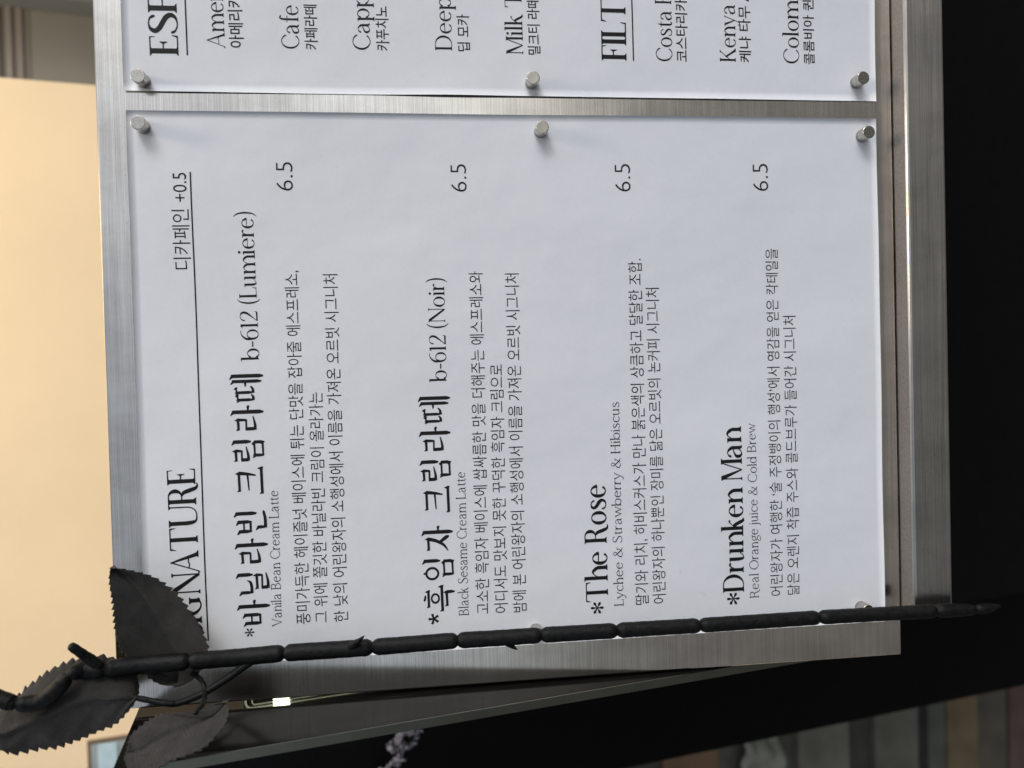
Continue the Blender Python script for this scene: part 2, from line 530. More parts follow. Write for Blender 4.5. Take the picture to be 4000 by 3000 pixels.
    G['g'] = (ring(225, 312, 165, 162, T * .85, H) + spl((150, 165, H), (95, 110, T * .6), (140, 55, T * .7), (280, 40, T * .8), (390, -20, T * .7), (380, -120, T * .5),
              (230, -190, H * 1.2), (80, -165, H * 1.2), (50, -90, T * .5), (110, -20, H), (170, 30, H)) + spl((340, 420, H), (400, 462, H * 1.4), (440, 440, T * .5)), 440)
    # figures and marks
    G['6'] = (ring(245, 225, 205, 235, T * .9, H) + spl((40 + T * .45, 230, T * .9), (75, 470, T), (190, 640, T * .6), (330, 705, H), (400, 690, H * 1.5)), 470)
    G['1'] = (stem(110, 0, 700) + [[(110, 700), (110, 640), (40, 610), (40, 625)]], 200 + T)
    G['2'] = (spl((75, 520, T * .6), (85, 600, T * .5), (160, 685, H * 1.2), (260, 697, H), (360, 640, T * .8), (385, 530, T), (330, 390, T * .9), (180, 190, H * 1.6), (50, 25, H))
              + [[(45, 0), (400, 0), (425, 130), (410, 130), (385, T * .75), (60, T * .6), (45, 20)]], 465)
    G['-'] = (rect(40, 215, 255, 215 + T * .62), 295)
    G['('] = (spl((215, 790, H * .8), (110, 640, T * .55), (65, 330, T * .8), (110, 20, T * .55), (215, -130, H * .8)), 250)
    G[')'] = (spl((35, 790, H * .8), (140, 640, T * .55), (185, 330, T * .8), (140, 20, T * .55), (35, -130, H * .8)), 250)
    G['&'] = (spl((560, 420, H), (520, 250, H * 1.2), (400, 70, T * .5), (240, 2, H * 1.2), (95, 60, T * .8), (75, 190, T), (170, 340, T * .5), (310, 450, H * 1.2),
                  (350, 580, T * .6), (270, 692, H), (175, 620, T * .6), (190, 480, T * .8), (330, 270, T), (500, 60, T), (620, 5, H)) + rect(480, 420 - H, 640, 420), 660)
    G[' '] = ([], 250)
    return G


def brush_hangul():
    """pen-drawn title syllables on a 100 x 100 body"""
    w = 13.5

    def V(x, y1, y0, k=1.0):
        a = w * k
        return [[(x - .5 * a - 6 * k, y1 + 1), (x - .5 * a - 5 * k, y1 + 4), (x + .45 * a, y1 - 3), (x + .5 * a, y0 + 14), (x + .15 * a, y0), (x - .3 * a, y0 + 3), (x - .5 * a, y0 + 16), (x - .5 * a, y1 - 7)]]

    def Hb(x0, x1, y, k=1.0):
        a = w * .62 * k
        return [[(x0 - 2, y + a * .9), (x0, y - a * .6), (x1 - 8, y - a * .45), (x1 + 1, y - a * .7), (x1 + 2, y + a * .1), (x1 - 5, y + a * 1.5), (x1 - 9, y + a * .55), (x0 + 6, y + a * .4)]]

    def short(x0, x1, y, k=1.0):
        """wedge-shaped side stroke of a vowel"""
        return [[(x0, y - 2.2 * k), (x1, y - 5.5 * k), (x1 + 2, y - 1), (x1 - 3, y + 4.5 * k), (x0, y + 2.2 * k)]]

    def mieum(x0, x1, y1, y0):
        return V(x0, y1, y0 - 2, .85) + V(x1, y1 + 1, y0 - 4, .9) + Hb(x0, x1, y1 - 3, .8) + Hb(x0, x1, y0 + 3, .8)

    def bieup(x0, x1, y1, y0):
        h = y1 - y0
        return V(x0, y1, y0, .95) + V(x1, y1 + 3, y0, .95) + seg(x0, y0 + h * .58, x1, y0 + h * .58, 5.5) + seg(x0, y0 + 5, x1, y0 + 5, 7)

    def rieul(x0, x1, y1, y0, tail=8):
        h = y1 - y0
        m = y0 + h * .52
        return (Hb(x0, x1, y1 - 3) + seg(x1 - 3, y1 - 1, x1 - 4, m, w * .85, w * .6) + seg(x0 + 1, m, x1 - 2, m, 6) + seg(x0 + 4, m + 3, x0 + 5, y0 + 3, w * .9)
                + spl((x0 + 1, y0 + 3, w * .7), ((x0 + x1) / 2, y0 + 3, w * .62), (x1 + tail, y0 + 9, w * .25)))

    def nieun(x0, x1, y1, y0, rise=8):
        return V(x0, y1, y0 + 1, .9) + spl((x0 - 3, y0 + 4, w * .75), ((x0 + x1) / 2, y0 + 4, w * .7), (x1 - 4, y0 + 8, w * .6), (x1 + 3, y0 + 4 + rise, w * .2))

    ah = V(75, 101, 0, 1.05) + short(79, 97, 50)
    K = {}
    K['바'] = bieup(14, 44, 82, 28) + ah
    K['닐'] = nieun(15, 56, 92, 52, 14) + V(79, 101, 50) + rieul(27, 80, 42, 2, 4)
    K['라'] = rieul(10, 50, 84, 26, 10) + ah
    K['빈'] = bieup(14, 48, 92, 48) + V(78, 101, 32) + nieun(28, 84, 34, 3, 5)
    K['크'] = (Hb(12, 80, 84) + spl((77, 86, w), (74, 60, w * .8), (68, 32, w * .4)) + seg(14, 54, 74, 58, 4, 7) + Hb(2, 97, 14, 1.1))
    K['림'] = rieul(10, 50, 94, 50, 12) + V(79, 101, 42) + mieum(30, 77, 36, 4)
    K['떼'] = (Hb(6, 25, 80, .7) + V(8, 80, 30, .8) + spl((6, 32, w * .7), (18, 32, w * .6), (27, 38, w * .3))
               + Hb(32, 52, 84, .7) + V(34, 84, 30, .8) + spl((32, 32, w * .7), (46, 33, w * .6), (57, 40, w * .3)) + short(54, 70, 56, .8) + V(74, 98, 4, .9) + V(93, 101, -2, 1.0))
    K['흑'] = ([[(40, 101), (44, 103), (64, 98), (60, 93), (44, 95)]] + Hb(18, 80, 86) + ring(50, 64, 20, 15, 8, 6) + Hb(2, 97, 42, 1.1) + Hb(20, 76, 26) + V(73, 28, -2, .9))
    K['임'] = ring(32, 72, 25, 23, 9, 7) + V(79, 101, 44) + mieum(28, 77, 36, 2) + [[(28, 99), (34, 102), (38, 94), (30, 93)]]
    K['자'] = (Hb(8, 54, 82) + spl((50, 82, w), (42, 56, w * .9), (26, 32, w * .7), (4, 18, w * .2)) + spl((34, 50, w * .5), (46, 34, w * .9), (58, 20, w * .9), (62, 18, w * .3)) + ah)
    return {c: (p, 110) for c, p in K.items()} | {' ': ([], 35)}


def lay(text, glyphs, kern=0.0):
    out, x = [], 0.0
    for ch in text:
        polys, adv = glyphs[ch]
        out += [[(px + x, py) for px, py in p] for p in polys]
        x += adv + kern
    return out


def typeset(text, offset):
    """outline of a line of sans text as (vertices, faces) in em units, baseline at zero"""
    cu = bpy.data.curves.new('lettering', 'FONT')
    cu.body = text
    cu.size = 1.0
    cu.offset = offset
    cu.resolution_u = 4
    o = bpy.data.objects.new('lettering', cu)
    COL.objects.link(o)
    dg = bpy.context.evaluated_depsgraph_get()
    me = bpy.data.meshes.new_from_object(o.evaluated_get(dg))
    v = [(p.co.x, p.co.y) for p in me.vertices]
    f = [tuple(p.vertices) for p in me.polygons]
    bpy.data.objects.remove(o)
    bpy.data.curves.remove(cu)
    bpy.data.meshes.remove(me)
    return v, f


FONTS = {'S3': serif_font(86, 24), 'S': serif_font(110, 33), 'S2': serif_font(84, 29), 'L': serif_font(68, 40)}
HANGUL = brush_hangul()
KERN = {'S': -38.0}
KERN_LOWER = {'S3': -16.0, 'S': -22.0, 'S2': -14.0, 'L': -6.0}
OFFSETS = {'K': -0.0025, 'N': -0.0125, 'KB': 0.009}


def line_mesh(kind, text, prefix=None):
    """(verts, faces, left, width of prefix or of all, reference bottom, reference height)"""
    if kind in FONTS or kind == 'T':
        g = HANGUL if kind == 'T' else FONTS[kind]

        def build(s):
            polys = lay(s, g, KERN.get(kind, 0.0) if s.isupper() else KERN_LOWER.get(kind, 0.0))
            v, f = [], []
            for p in polys:
                f.append(tuple(range(len(v), len(v) + len(p))))
                v += p
            return v, f
        ref = (0.0, 100.0) if kind == 'T' else (0.0, 700.0)
    else:
        def build(s):
            return typeset(s, OFFSETS[kind])
        ref = None
    v, f = build(text)
    pv = v if prefix is None or prefix == text else build(prefix)[0]
    left = min(p[0] for p in pv)
    width = max(p[0] for p in pv) - left
    if ref is None:
        y0 = min(p[1] for p in pv)
        y1 = max(p[1] for p in pv)
        if kind == 'K':
            y0, y1 = -0.085, 0.84
        if kind == 'N':
            y0, y1 = 0.0, 0.735
        ref = (y0, y1 - y0)
    return v, f, left, width, ref[0], ref[1]


LOWER_TEXT = [
    ('heading', 'S', 'SIGNATURE', -94.70, 127.22, -29.53, 128.04, 10.30),
    ('note', 'K', '디카페인 +0.5', 45.71, 126.85, 81.76, 127.00, 6.59),
    ('title', 'T', '바닐라빈 크림라떼', -90.99, 101.87, 5.65, 102.05, 11.92),
    ('title', 'S3', 'b-612 (Lumiere)', 10.58, 103.22, 67.15, 103.75, 6.44),
    ('subtitle', 'L', 'Vanila Bean Cream Latte', -91.54, 97.86, -39.22, 97.70, 3.65),
    ('description', 'K', '풍미가득한 헤이즐넛 베이스에 튀는 단맛을 잡아줄 에스프레소,', -91.23, 86.95, 44.68, 87.49, 5.60),
    ('description', 'K', '그 위에 쫄깃한 바닐라빈 크림이 올라가는', -91.05, 80.25, -2.05, 79.83, 5.54),
    ('description', 'K', '한 낮의 어린왕자의 소행성에서 이름을 가져온 오르빗 시그니처', -91.22, 72.64, 43.13, 72.87, 5.66),
    ('price', 'N', '6.5', 75.12, 88.58, 85.95, 88.53, 6.77),
    ('title', 'T', '흑임자 크림라떼', -89.73, 31.36, -4.97, 31.15, 11.95),
    ('title', 'S3', 'b-612 (Noir)', 0.50, 32.20, 41.14, 32.18, 6.40),
    ('subtitle', 'L', 'Black Sesame Cream Latte', -91.78, 26.11, -35.03, 26.03, 3.84),
    ('description', 'K', '고소한 흑임자 베이스에 쌉싸름한 맛을 더해주는 에스프레소와', -91.58, 17.63, 43.56, 16.94, 5.70),
    ('description', 'K', '어디서도 맛보지 못한 꾸덕한 흑임자 크림으로', -91.61, 10.37, 6.87, 9.81, 5.62),
    ('description', 'K', '밤에 본 어린왕자의 소행성에서 이름을 가져온 오르빗 시그니처', -91.76, 2.88, 42.59, 2.64, 5.76),
    ('price', 'N', '6.5', 74.81, 22.24, 85.51, 22.35, 6.71),
    ('title', 'S', 'The Rose', -89.51, -30.10, -42.26, -30.11, 9.04),
    ('subtitle', 'L', 'Lychee & Strawberry & Hibiscus', -91.76, -36.39, -9.44, -36.44, 3.81),
    ('description', 'K', '딸기와 리치, 히비스커스가 만나 붉은색의 상큼하고 달달한 조합.', -91.76, -46.92, 47.86, -47.28, 5.86),
    ('description', 'K', '어린왕자의 하나뿐인 장미를 닮은 오르빗의 논커피 시그니처', -91.67, -54.09, 36.12, -54.11, 5.68),
    ('price', 'N', '6.5', 74.80, -43.39, 85.76, -43.34, 6.93),
    ('title', 'S', 'Drunken Man', -89.08, -87.13, -20.87, -87.21, 8.98),
    ('subtitle', 'L', 'Real Orange juice & Cold Brew', -91.88, -93.45, -19.82, -93.36, 3.86),
    ('description', 'K', '어린왕자가 여행한 ‘술 주정뱅이의 행성’에서 영감을 얻은 칵테일을', -91.54, -103.86, 51.50, -104.69, 5.54),
    ('description', 'K', '닮은 오렌지 착즙 주스와 콜드브루가 들어간 시그니처', -91.43, -111.10, 23.81, -111.73, 5.57),
    ('price', 'N', '6.5', 74.99, -100.90, 85.97, -100.81, 7.11),
]
ASTERISKS = [
    (-93.25, 109.96, 1.81, 6),
    (-92.36, 39.78, 2.10, 5),
    (-91.93, -25.52, 2.63, 6),
    (-91.66, -82.47, 2.73, 6),
]
UPPER_TEXT = [
    ('heading', 'S', 'ESPRESSO', 'ESP', 125.47, 128.87, 149.53, 129.17, 10.32),
    ('item', 'S2', 'Americano', 'Ame', 128.78, 111.99, 146.07, 112.29, 6.54),
    ('item_note', 'KB', '아메리카노', '아메', 129.11, 105.03, 138.36, 105.22, 5.45),
    ('item', 'S2', 'Cafe Latte', 'Cafe', 129.14, 84.74, 145.55, 84.73, 6.58),
    ('item_note', 'KB', '카페라떼', '카페라떼', 128.99, 77.66, 145.93, 77.73, 4.99),
    ('item', 'S2', 'Cappuccino', 'Cap', 129.28, 57.91, 145.07, 58.14, 6.62),
    ('item_note', 'KB', '카푸치노', '카푸치노', 129.13, 50.68, 145.95, 50.79, 5.09),
    ('item', 'S2', 'Deep Mocha', 'Dee', 129.51, 26.55, 144.99, 26.62, 6.57),
    ('item_note', 'KB', '딥 모카', '딥 모카', 129.36, 19.45, 143.68, 19.56, 5.01),
    ('item', 'S2', 'Milk Tea Latte', 'Milk', 128.56, -1.35, 144.20, -1.25, 6.71),
    ('item_note', 'KB', '밀크티 라떼', '밀크티 라떼', 128.49, -8.29, 150.40, -8.24, 5.11),
    ('heading', 'S', 'FILTER', 'FILT', 126.71, -42.86, 151.35, -42.93, 10.15),
    ('item', 'S2', 'Costa Rica', 'Costa', 126.85, -61.67, 146.74, -61.71, 6.69),
    ('item_note', 'KB', '코스타리카', '코스타리카', 126.77, -68.27, 151.83, -68.32, 5.12),
    ('item', 'S2', 'Kenya AA', 'Kenya', 127.13, -88.30, 150.10, -88.38, 6.71),
    ('item_note', 'KB', '케냐 타무 AA', '케냐 타무', 127.15, -94.93, 149.86, -94.88, 5.22),
    ('item', 'S2', 'Colombia', 'Colom', 127.11, -115.44, 153.01, -115.54, 6.73),
    ('item_note', 'KB', '콜롬비아 퀸', '콜롬비아 퀸', 126.92, -122.30, 153.19, -122.29, 4.88),
]
RULES = [(-95.51, 125.36, 82.05, 126.06), (125.67, 125.77, 146.75, 125.97), (126.77, -45.69, 151.42, -45.55)]
MAG_LOWER = [(98.66, 142.37, 0.6), (98.46, -7.42, 0.6), (97.69, -141.94, 0.6), (-99.17, -0.45, 0.6), (-98.4, -137.63, 0.6)]
MAG_UPPER = [(115.66, 141.81, 0.6), (117.33, -4.24, 0.6), (119.72, -140.01, 0.6)]
STEM = [(-93.66, 195.44, 26.0), (-100.36, 189.23, 26.0), (-103.62, 182.86, 26.0), (-104.1, 181.09, 26.0), (-104.92, 174.92, 24.0), (-100.79, 168.57, 24.0), (-96.63, 164.86, 24.0), (-96.33, 161.45, 20.0), (-96.54, 154.57, 20.0), (-97.04, 142.05, 17.0), (-96.86, 127.14, 17.0), (-97.71, 111.05, 14.0), (-97.22, 94.57, 14.0), (-97.21, 79.0, 14.0), (-97.15, 62.68, 14.0), (-96.93, 47.09, 14.0), (-96.72, 31.03, 14.0), (-96.77, 15.36, 14.0), (-96.73, -0.7, 14.0), (-96.77, -15.16, 14.0), (-96.84, -30.18, 14.0), (-96.87, -46.39, 14.0), (-96.93, -63.22, 14.0), (-96.9, -86.75, 14.0), (-97.03, -112.46, 13.5), (-97.22, -137.32, 13.5), (-96.94, -161.01, 15.0), (-97.1, -170.43, 15.0), (-97.26, -178.23, 15.0), (-96.97, -183.84, 15.0), (-96.36, -189.25, 15.0)]
LEAF_A_LEFT = [(-107.71, 134.52, 9.0), (-107.03, 139.99, 9.03), (-103.2, 145.03, 9.41), (-96.5, 149.45, 10.12), (-93.13, 151.6, 10.48), (-89.85, 152.5, 10.84), (-84.55, 153.33, 11.42), (-79.32, 153.62, 12.01), (-71.99, 154.01, 12.84), (-66.25, 154.25, 13.49), (-61.94, 153.21, 13.99)]
LEAF_A_RIGHT = [(-107.71, 134.52, 9.0), (-106.55, 129.9, 9.16), (-102.91, 125.11, 9.6), (-95.7, 121.73, 10.41), (-89.73, 122.62, 11.07), (-84.21, 124.71, 11.66), (-80.46, 126.9, 12.07), (-76.03, 129.56, 12.54), (-71.67, 133.1, 13.01), (-68.29, 136.69, 13.37), (-65.78, 140.41, 13.63), (-63.93, 144.59, 13.82), (-62.44, 149.22, 13.96), (-61.94, 153.21, 13.99)]
LEAF_B_LEFT = [(-108.29, 145.84, 19.0), (-106.09, 145.94, 19.0), (-102.43, 146.25, 19.0), (-99.46, 147.1, 19.0), (-96.62, 149.93, 19.0), (-94.72, 153.89, 19.0), (-93.35, 156.67, 19.0), (-92.91, 159.13, 19.0), (-93.09, 163.14, 19.0), (-93.61, 167.4, 19.0), (-95.32, 171.43, 19.0), (-97.13, 175.2, 19.0), (-98.91, 177.95, 19.0), (-100.98, 180.46, 19.0), (-102.74, 183.36, 19.0), (-105.5, 186.05, 19.0), (-108.25, 190.06, 19.0), (-112.28, 194.69, 19.0), (-117.61, 200.83, 19.0)]
LEAF_B_RIGHT = [(-105.42, 143.07, 26.0), (-107.77, 143.74, 26.0), (-110.79, 146.11, 26.0), (-115.41, 150.53, 26.0), (-116.96, 153.42, 26.0), (-117.94, 156.62, 26.0), (-119.04, 159.48, 26.0), (-120.08, 161.92, 26.0), (-121.36, 165.69, 26.0), (-122.43, 168.78, 26.0), (-123.2, 171.19, 26.0), (-123.15, 175.05, 26.0), (-123.13, 177.42, 26.0), (-123.35, 180.05, 26.0), (-123.31, 184.77, 26.0), (-121.92, 186.75, 26.0), (-120.26, 191.07, 26.0), (-114.5, 196.67, 26.0)]
LEAF_C_LEFT = [(-106.25, 110.44, 30.0), (-106.09, 112.65, 30.0), (-106.31, 115.56, 30.8), (-106.86, 118.61, 32.22), (-106.6, 124.58, 32.58), (-106.64, 129.08, 33.29), (-107.49, 133.01, 35.51), (-108.85, 135.86, 38.71), (-109.78, 137.29, 40.93), (-110.74, 137.45, 43.07), (-111.87, 136.85, 45.56), (-113.12, 136.45, 48.49)]
LEAF_C_RIGHT = [(-106.25, 110.44, 30.0), (-108.53, 108.96, 34.0), (-110.73, 109.21, 38.36), (-111.54, 109.98, 40.13), (-112.34, 110.96, 42.0), (-113.38, 112.23, 44.49), (-114.29, 114.76, 47.07), (-114.63, 117.88, 48.49), (-114.92, 121.48, 49.91), (-115.32, 123.84, 51.42), (-115.99, 126.2, 53.73), (-116.5, 128.53, 55.69), (-115.9, 131.16, 54.62), (-114.52, 133.8, 51.51), (-113.12, 136.45, 48.49)]
TWIG_MAIN = [(-99.36, 106.12, 14.0), (-100.43, 108.17, 15.0), (-104.46, 115.06, 17.0), (-107.2, 120.7, 19.0), (-108.83, 125.1, 20.0), (-109.93, 130.13, 21.0), (-109.43, 133.33, 22.0), (-108.14, 138.53, 22.0), (-106.21, 145.22, 22.0)]
TWIG_SIDE = [(-102.97, 128.0, 12.0), (-104.66, 123.35, 16.0), (-107.14, 121.4, 19.0)]
TWIG_LEAFSTALK = [(-107.14, 121.4, 19.0), (-107.76, 119.8, 26.0), (-106.51, 118.54, 33.0), (-107.39, 119.59, 37.0)]
THORNS = [(-95.54, 69.96, 15.5), (-93.2, 67.32, 18.0), (-90.49, 64.86, 20.0), (-98.94, 12.0, 14.0), (-100.53, 10.09, 14.0), (-101.71, 8.46, 14.0), (-98.99, 142.99, 17.0), (-100.67, 138.68, 17.0), (-102.08, 134.34, 17.0)]
STUB = [(-95.06, 155.88, 21.0), (-90.26, 159.92, 23.0), (-85.62, 163.78, 25.0)]

LINES = {}
for _part, _kind, _text, *_r in LOWER_TEXT:
    LINES[(_kind, _text, None)] = line_mesh(_kind, _text)
for _part, _kind, _text, _pre, *_r in UPPER_TEXT:
    LINES[(_kind, _text, _pre)] = line_mesh(_kind, _text, _pre)

# ------------------------------------------------------------------ large structure
def wbox(name, x0, x1, u0, u1, w0, w1, mat, parent=None, kind=None):
    """box in right / up / towards-viewer millimetres, mesh centred on its own origin"""
    cx, cu, cw = (x0 + x1) / 2, (u0 + u1) / 2, (w0 + w1) / 2
    v, f = box(x0 - cx, x1 - cx, -(w1 - cw), -(w0 - cw), u0 - cu, u1 - cu)
    o = mesh_obj(name, v, f, mat)
    pos = W(cx, cu, cw)
    if parent:
        o.parent = parent
        o.location = pos - parent.matrix_world.translation
    else:
        o.matrix_world = Matrix.Translation(pos)
    if kind:
        o['kind'] = kind
    return o


g = mesh_obj('pavement', [(-60000, -60000, 0), (60000, -60000, 0), (60000, 60000, 0), (-60000, 60000, 0)], [(0, 1, 2, 3)], M_PAVE, matrix=Matrix.Identity(4))
g['kind'] = 'structure'

cw = empty('cream_wall', W(-300, -1350, -400))
tag(cw, 'smooth cream plastered wall glowing warm behind the black leaves', 'wall')
wbox('wall_face', -1500, 245, -1350, 900, -470, -400, M_CREAM, cw)
win = wbox('window', -420, -287, 205, 249, -402, -398.5, simple('window_frame_brown', (0.16, 0.11, 0.07), 0.5), cw)
pn = wbox('pane', -416, -290.5, 209, 246, -398.4, -397.6, simple('pale_blue_pane', (0.30, 0.34, 0.35), 0.12, spec=0.6))
pn.parent = win
pn.location = W(-353.25, 227.5, -398) - W(-353.5, 227, -400.25)

lt = wbox('upper_pane', -416, -290.5, 227, 241, -398.2, -396.8, simple('sky_blue_pane', (0.48, 0.62, 0.68), 0.12, spec=0.6))
lt.parent = win
lt.location = W(-353.25, 234, -397.5) - W(-353.5, 227, -400.25)
ow = empty('olive_wall', W(600, -1350, -700))
tag(ow, 'grey-olive painted wall with ribbed moulding beyond the edge of the cream wall', 'wall')
wbox('wall_face', 150, 2500, -1350, 900, -760, -700, M_GREY, ow)
v, f = [], []
prof = [(348, 0), (350, 3), (353, 3), (355, 9), (358, 10), (360, 4), (363, 5), (366, 12), (369, 11), (371, 4), (374, 5), (378, 14), (384, 18), (392, 20), (420, 22), (430, 0)]
for x in (150, 433):
    v += [(x, 700 - d * 0.45, u) for u, d in prof]
npf = len(prof)
for i in range(npf - 1):
    f.append((i, i + 1, npf + i + 1, npf + i))
mo = mesh_obj('moulding', v, f, wall_mat('moulding_paint', (0.24, 0.215, 0.19)), matrix=Matrix.Translation((0, 0, BOARD_Z)))
mo.parent = ow
mo.matrix_parent_inverse = ow.matrix_world.inverted()
wbox('corner_post', 431, 470, -1350, 900, -699, -660, M_PALE, ow)
dk = wbox('black_box', 441, 520, 240, 309, -659, -600, M_BLACK)
tag(dk, 'blurred black box mounted on the pale post by the olive wall', 'box')

# black front panel that carries the board, black wall deeper on the left
fp = wbox('black_facade', -135.5, 1400, -1350, 112, -110, -47, M_BLACK)
tag(fp, 'plain matt black panel standing behind and below the steel menu board', 'wall')
wbox_l = wbox('black_wall', -285, -100, -1350, 152, -330, -205, M_BLACK)
tag(wbox_l, 'black wall set back on the left with faint pale flowers hung on it', 'wall')

jm = empty('glossy_partition', W(-123, -165, -20))
tag(jm, 'glossy dark metal partition standing edge-on beside the menu board', 'partition')
# vertical sheet perpendicular to the board: inner face from the black panel forward to w = 7
hx = 0.022
v = []
for wv in (-46.6, 14.0):
    xi = -122.0 + (wv + 46.6) * hx
    for xx in (xi, xi - 3.5):
        for u in (-165.0, 149.2):
            v.append((xx, -wv, u))
f = [(0, 1, 5, 4), (2, 6, 7, 3), (0, 2, 3, 1), (4, 5, 7, 6), (0, 4, 6, 2), (1, 3, 7, 5)]
sh = mesh_obj('sheet', v, f, M_JAMB, matrix=Matrix.Translation((0, 0, BOARD_Z)))
sh.parent = jm
sh.matrix_parent_inverse = jm.matrix_world.inverted()
wv = 14.0
xi = -122.0 + (wv + 46.6) * hx
M_EDGE = simple('dull_edge_trim', (0.21, 0.22, 0.19), 0.3, 1.0, nscale=40)
et = wbox('edge_trim', xi - 3.4, xi - 0.1, -164.7, 148.9, 14.0, 14.8, M_EDGE)
et.parent = jm
et.matrix_parent_inverse = jm.matrix_world.inverted()

# dim banded boards far left beyond the black wall
bw_ = empty('boarded_wall', W(-700, -1350, -398))
tag(bw_, 'dim wall of wide horizontal boards in olive and brown beyond the black wall', 'wall')
bands = [(-1350, -804, (.036, .021, .018), 0), (-803, -774, (.038, .024, .021), 3), (-773, -721, (.033, .029, .022), 0), (-720, -672, (.054, .040, .022), 4), (-671, -644, (.030, .032, .027), 2),
         (-643, -625, (.015, .015, .012), -6), (-624, -560, (.040, .039, .031), 6), (-559, -525, (.018, .017, .014), -2), (-524, -454, (.046, .045, .036), 5),
         (-453, -428, (.026, .025, .019), -3), (-427, -352, (.036, .035, .028), 0), (-351, -284, (.058, .036, .020), 3), (-283, -100, (.020, .018, .015), 0)]
for u0, u1, c, d in bands:
    wbox('board', -1200, -330, u0 * .95 + 4.8, u1 * .95 + 4.8 - 0.4, -399, -385 + d, simple('board_paint', tuple(x * 3.6 for x in c), 0.6, var=0.25, nscale=30), bw_)

# ------------------------------------------------------------------ the menu board
board = empty('menu_board', BOARD)
tag(board, 'brushed stainless steel menu board holding two white sheets', 'menu board')
v, f = box(-119.9, 338, -156, 159.5, -1.5, 0)
pl = mesh_obj('steel_plate', v, f, M_STEEL, board)
bevel(pl, 0.0009, 3)
# ledge bar along the bottom
v, f = [], []
prof = [(-156.4, 0.2), (-156.6, 7.3), (-156.9, 8.1), (-157.6, 8.4), (-172.4, 8.4), (-173.2, 8.1), (-173.4, 7.4), (-173.4, -8), (-171.9, -8), (-171.9, 6.6), (-172.2, 7.0), (-158.2, 7.0), (-157.8, 6.6), (-157.8, -1.5), (-156.4, -1.5)]
npf = len(prof)
for x in (-100.5, 338):
    v += [(x, y, z) for y, z in prof]
for i in range(npf):
    j = (i + 1) % npf
    f.append((i, npf + i, npf + j, j))
f.append(tuple(range(npf)))
f.append(tuple(range(2 * npf - 1, npf - 1, -1)))
bar = mesh_obj('ledge_bar', v, f, M_BAR, board)
bevel(bar, 0.0003, 2)
bar.data.materials.append(simple('dusty_steel_lip', (0.30, 0.275, 0.26), 0.55, 0.8, nscale=900))
bar.data.polygons[0].material_index = 1
# stand-off brackets between the plate and the panel behind it
for bx in (-20, 240):
    v, f = box(bx, bx + 20, -60, 20, -46, -1.6)
    mesh_obj('bracket', v, f, M_BLACK, board)


def bulge(x, y, s):
    """gentle waviness of a pinned sheet, millimetres"""
    a = 0.34 * math.sin(x * 0.045 + s) * math.sin(y * 0.031 + 1.3 * s) + 0.12 * math.sin(x * 0.09 - y * 0.05 + 2 * s)
    return 0.75 + a


def lower_z(x, y):
    e = max(0.0, x - 92) / 13                       # right edge lifts a little between the magnets
    lift = 1.0 * e * e * (0.3 + 0.7 * math.sin((y + 148) / 148 * math.pi) ** 2)
    return bulge(x, y, 0.7) + lift * 0.15


def upper_z(x, y):
    e = max(0.0, 126 - x) / 14
    lift = e * e * (0.02 + 2.4 * math.exp(-((y - 28) / 20) ** 2) + 0.7 * math.exp(-((y + 80) / 30) ** 2))
    return bulge(x, y, 2.1) + lift * 0.35


def sheet(name, x0, x1, y0, y1, zf, skew=0.0):
    nx, ny = 70, 99
    v, f = [], []
    for k in range(2):
        for i in range(nx + 1):
            for j in range(ny + 1):
                x = x0 + (x1 - x0) * i / nx
                y = y0 + (y1 - y0) * j / ny
                v.append((x + skew * y, y, zf(x, y) - 0.1 * k))
    m = ny + 1
    o = (nx + 1) * m
    for i in range(nx):
        for j in range(ny):
            a = i * m + j
            f.append((a, a + m, a + m + 1, a + 1))
            f.append((o + a, o + a + 1, o + a + m + 1, o + a + m))
    for i in range(nx):
        for a in (i * m, i * m + ny):
            q = (a, a + m, o + a + m, o + a)
            f.append(q if a == i * m else q[::-1])
    for j in range(ny):
        for a in (j, nx * m + j):
            q = (a, a + 1, o + a + 1, o + a)
            f.append(q[::-1] if a == j else q)
    ob = mesh_obj(name, v, f, M_PAPER, matrix=BOARD, smooth=True)
    for p in ob.data.polygons:
        if p.index >= 2 * nx * ny:
            p.use_smooth = False
    return ob


low = sheet('menu_sheet', -105, 105, -148.5, 148.5, lower_z)
tag(low, 'white menu sheet of signature drinks with prices, under the black rose stem', 'menu sheet', 'printed menu sheets on the board')
upp = sheet('menu_sheet', 112.2, 322.2, -148.8, 149.0, upper_z)
tag(upp, 'white menu sheet cut by the picture edge, listing espresso and filter coffees', 'menu sheet', 'printed menu sheets on the board')

INK_LIFT = 0.05
PART = {'heading': 'heading', 'note': 'heading_note', 'title': 'item_title', 'subtitle': 'item_subtitle', 'description': 'description_line',
        'price': 'price', 'item': 'item_title', 'item_note': 'item_subtitle'}


def print_line(parent, zf, part, kind, text, x0, y0, x1, y1, h, prefix=None):
    v, f, left, width, ry, rh = LINES[(kind, text, prefix)]
    L = math.hypot(x1 - x0, y1 - y0)
    # the line runs along board +x
    dx, dy = (x1 - x0) / L, (y1 - y0) / L
    sx, sy = L / width, h / rh
    out = []
    for px, py in v:
        a, b = (px - left) * sx, (py - ry) * sy
        X, Y = x0 + dx * a - dy * b, y0 + dy * a + dx * b
        out.append((X, Y, zf(X, Y) + INK_LIFT))
    return mesh_obj(PART[part], out, f, M_INK_GREY if kind == 'L' else M_INK, parent)


for e in LOWER_TEXT:
    print_line(low, lower_z, *e)
for part, kind, text, pre, x0, y0, x1, y1, h in UPPER_TEXT:
    print_line(upp, upper_z, part, kind, text, x0, y0, x1, y1, h, pre)


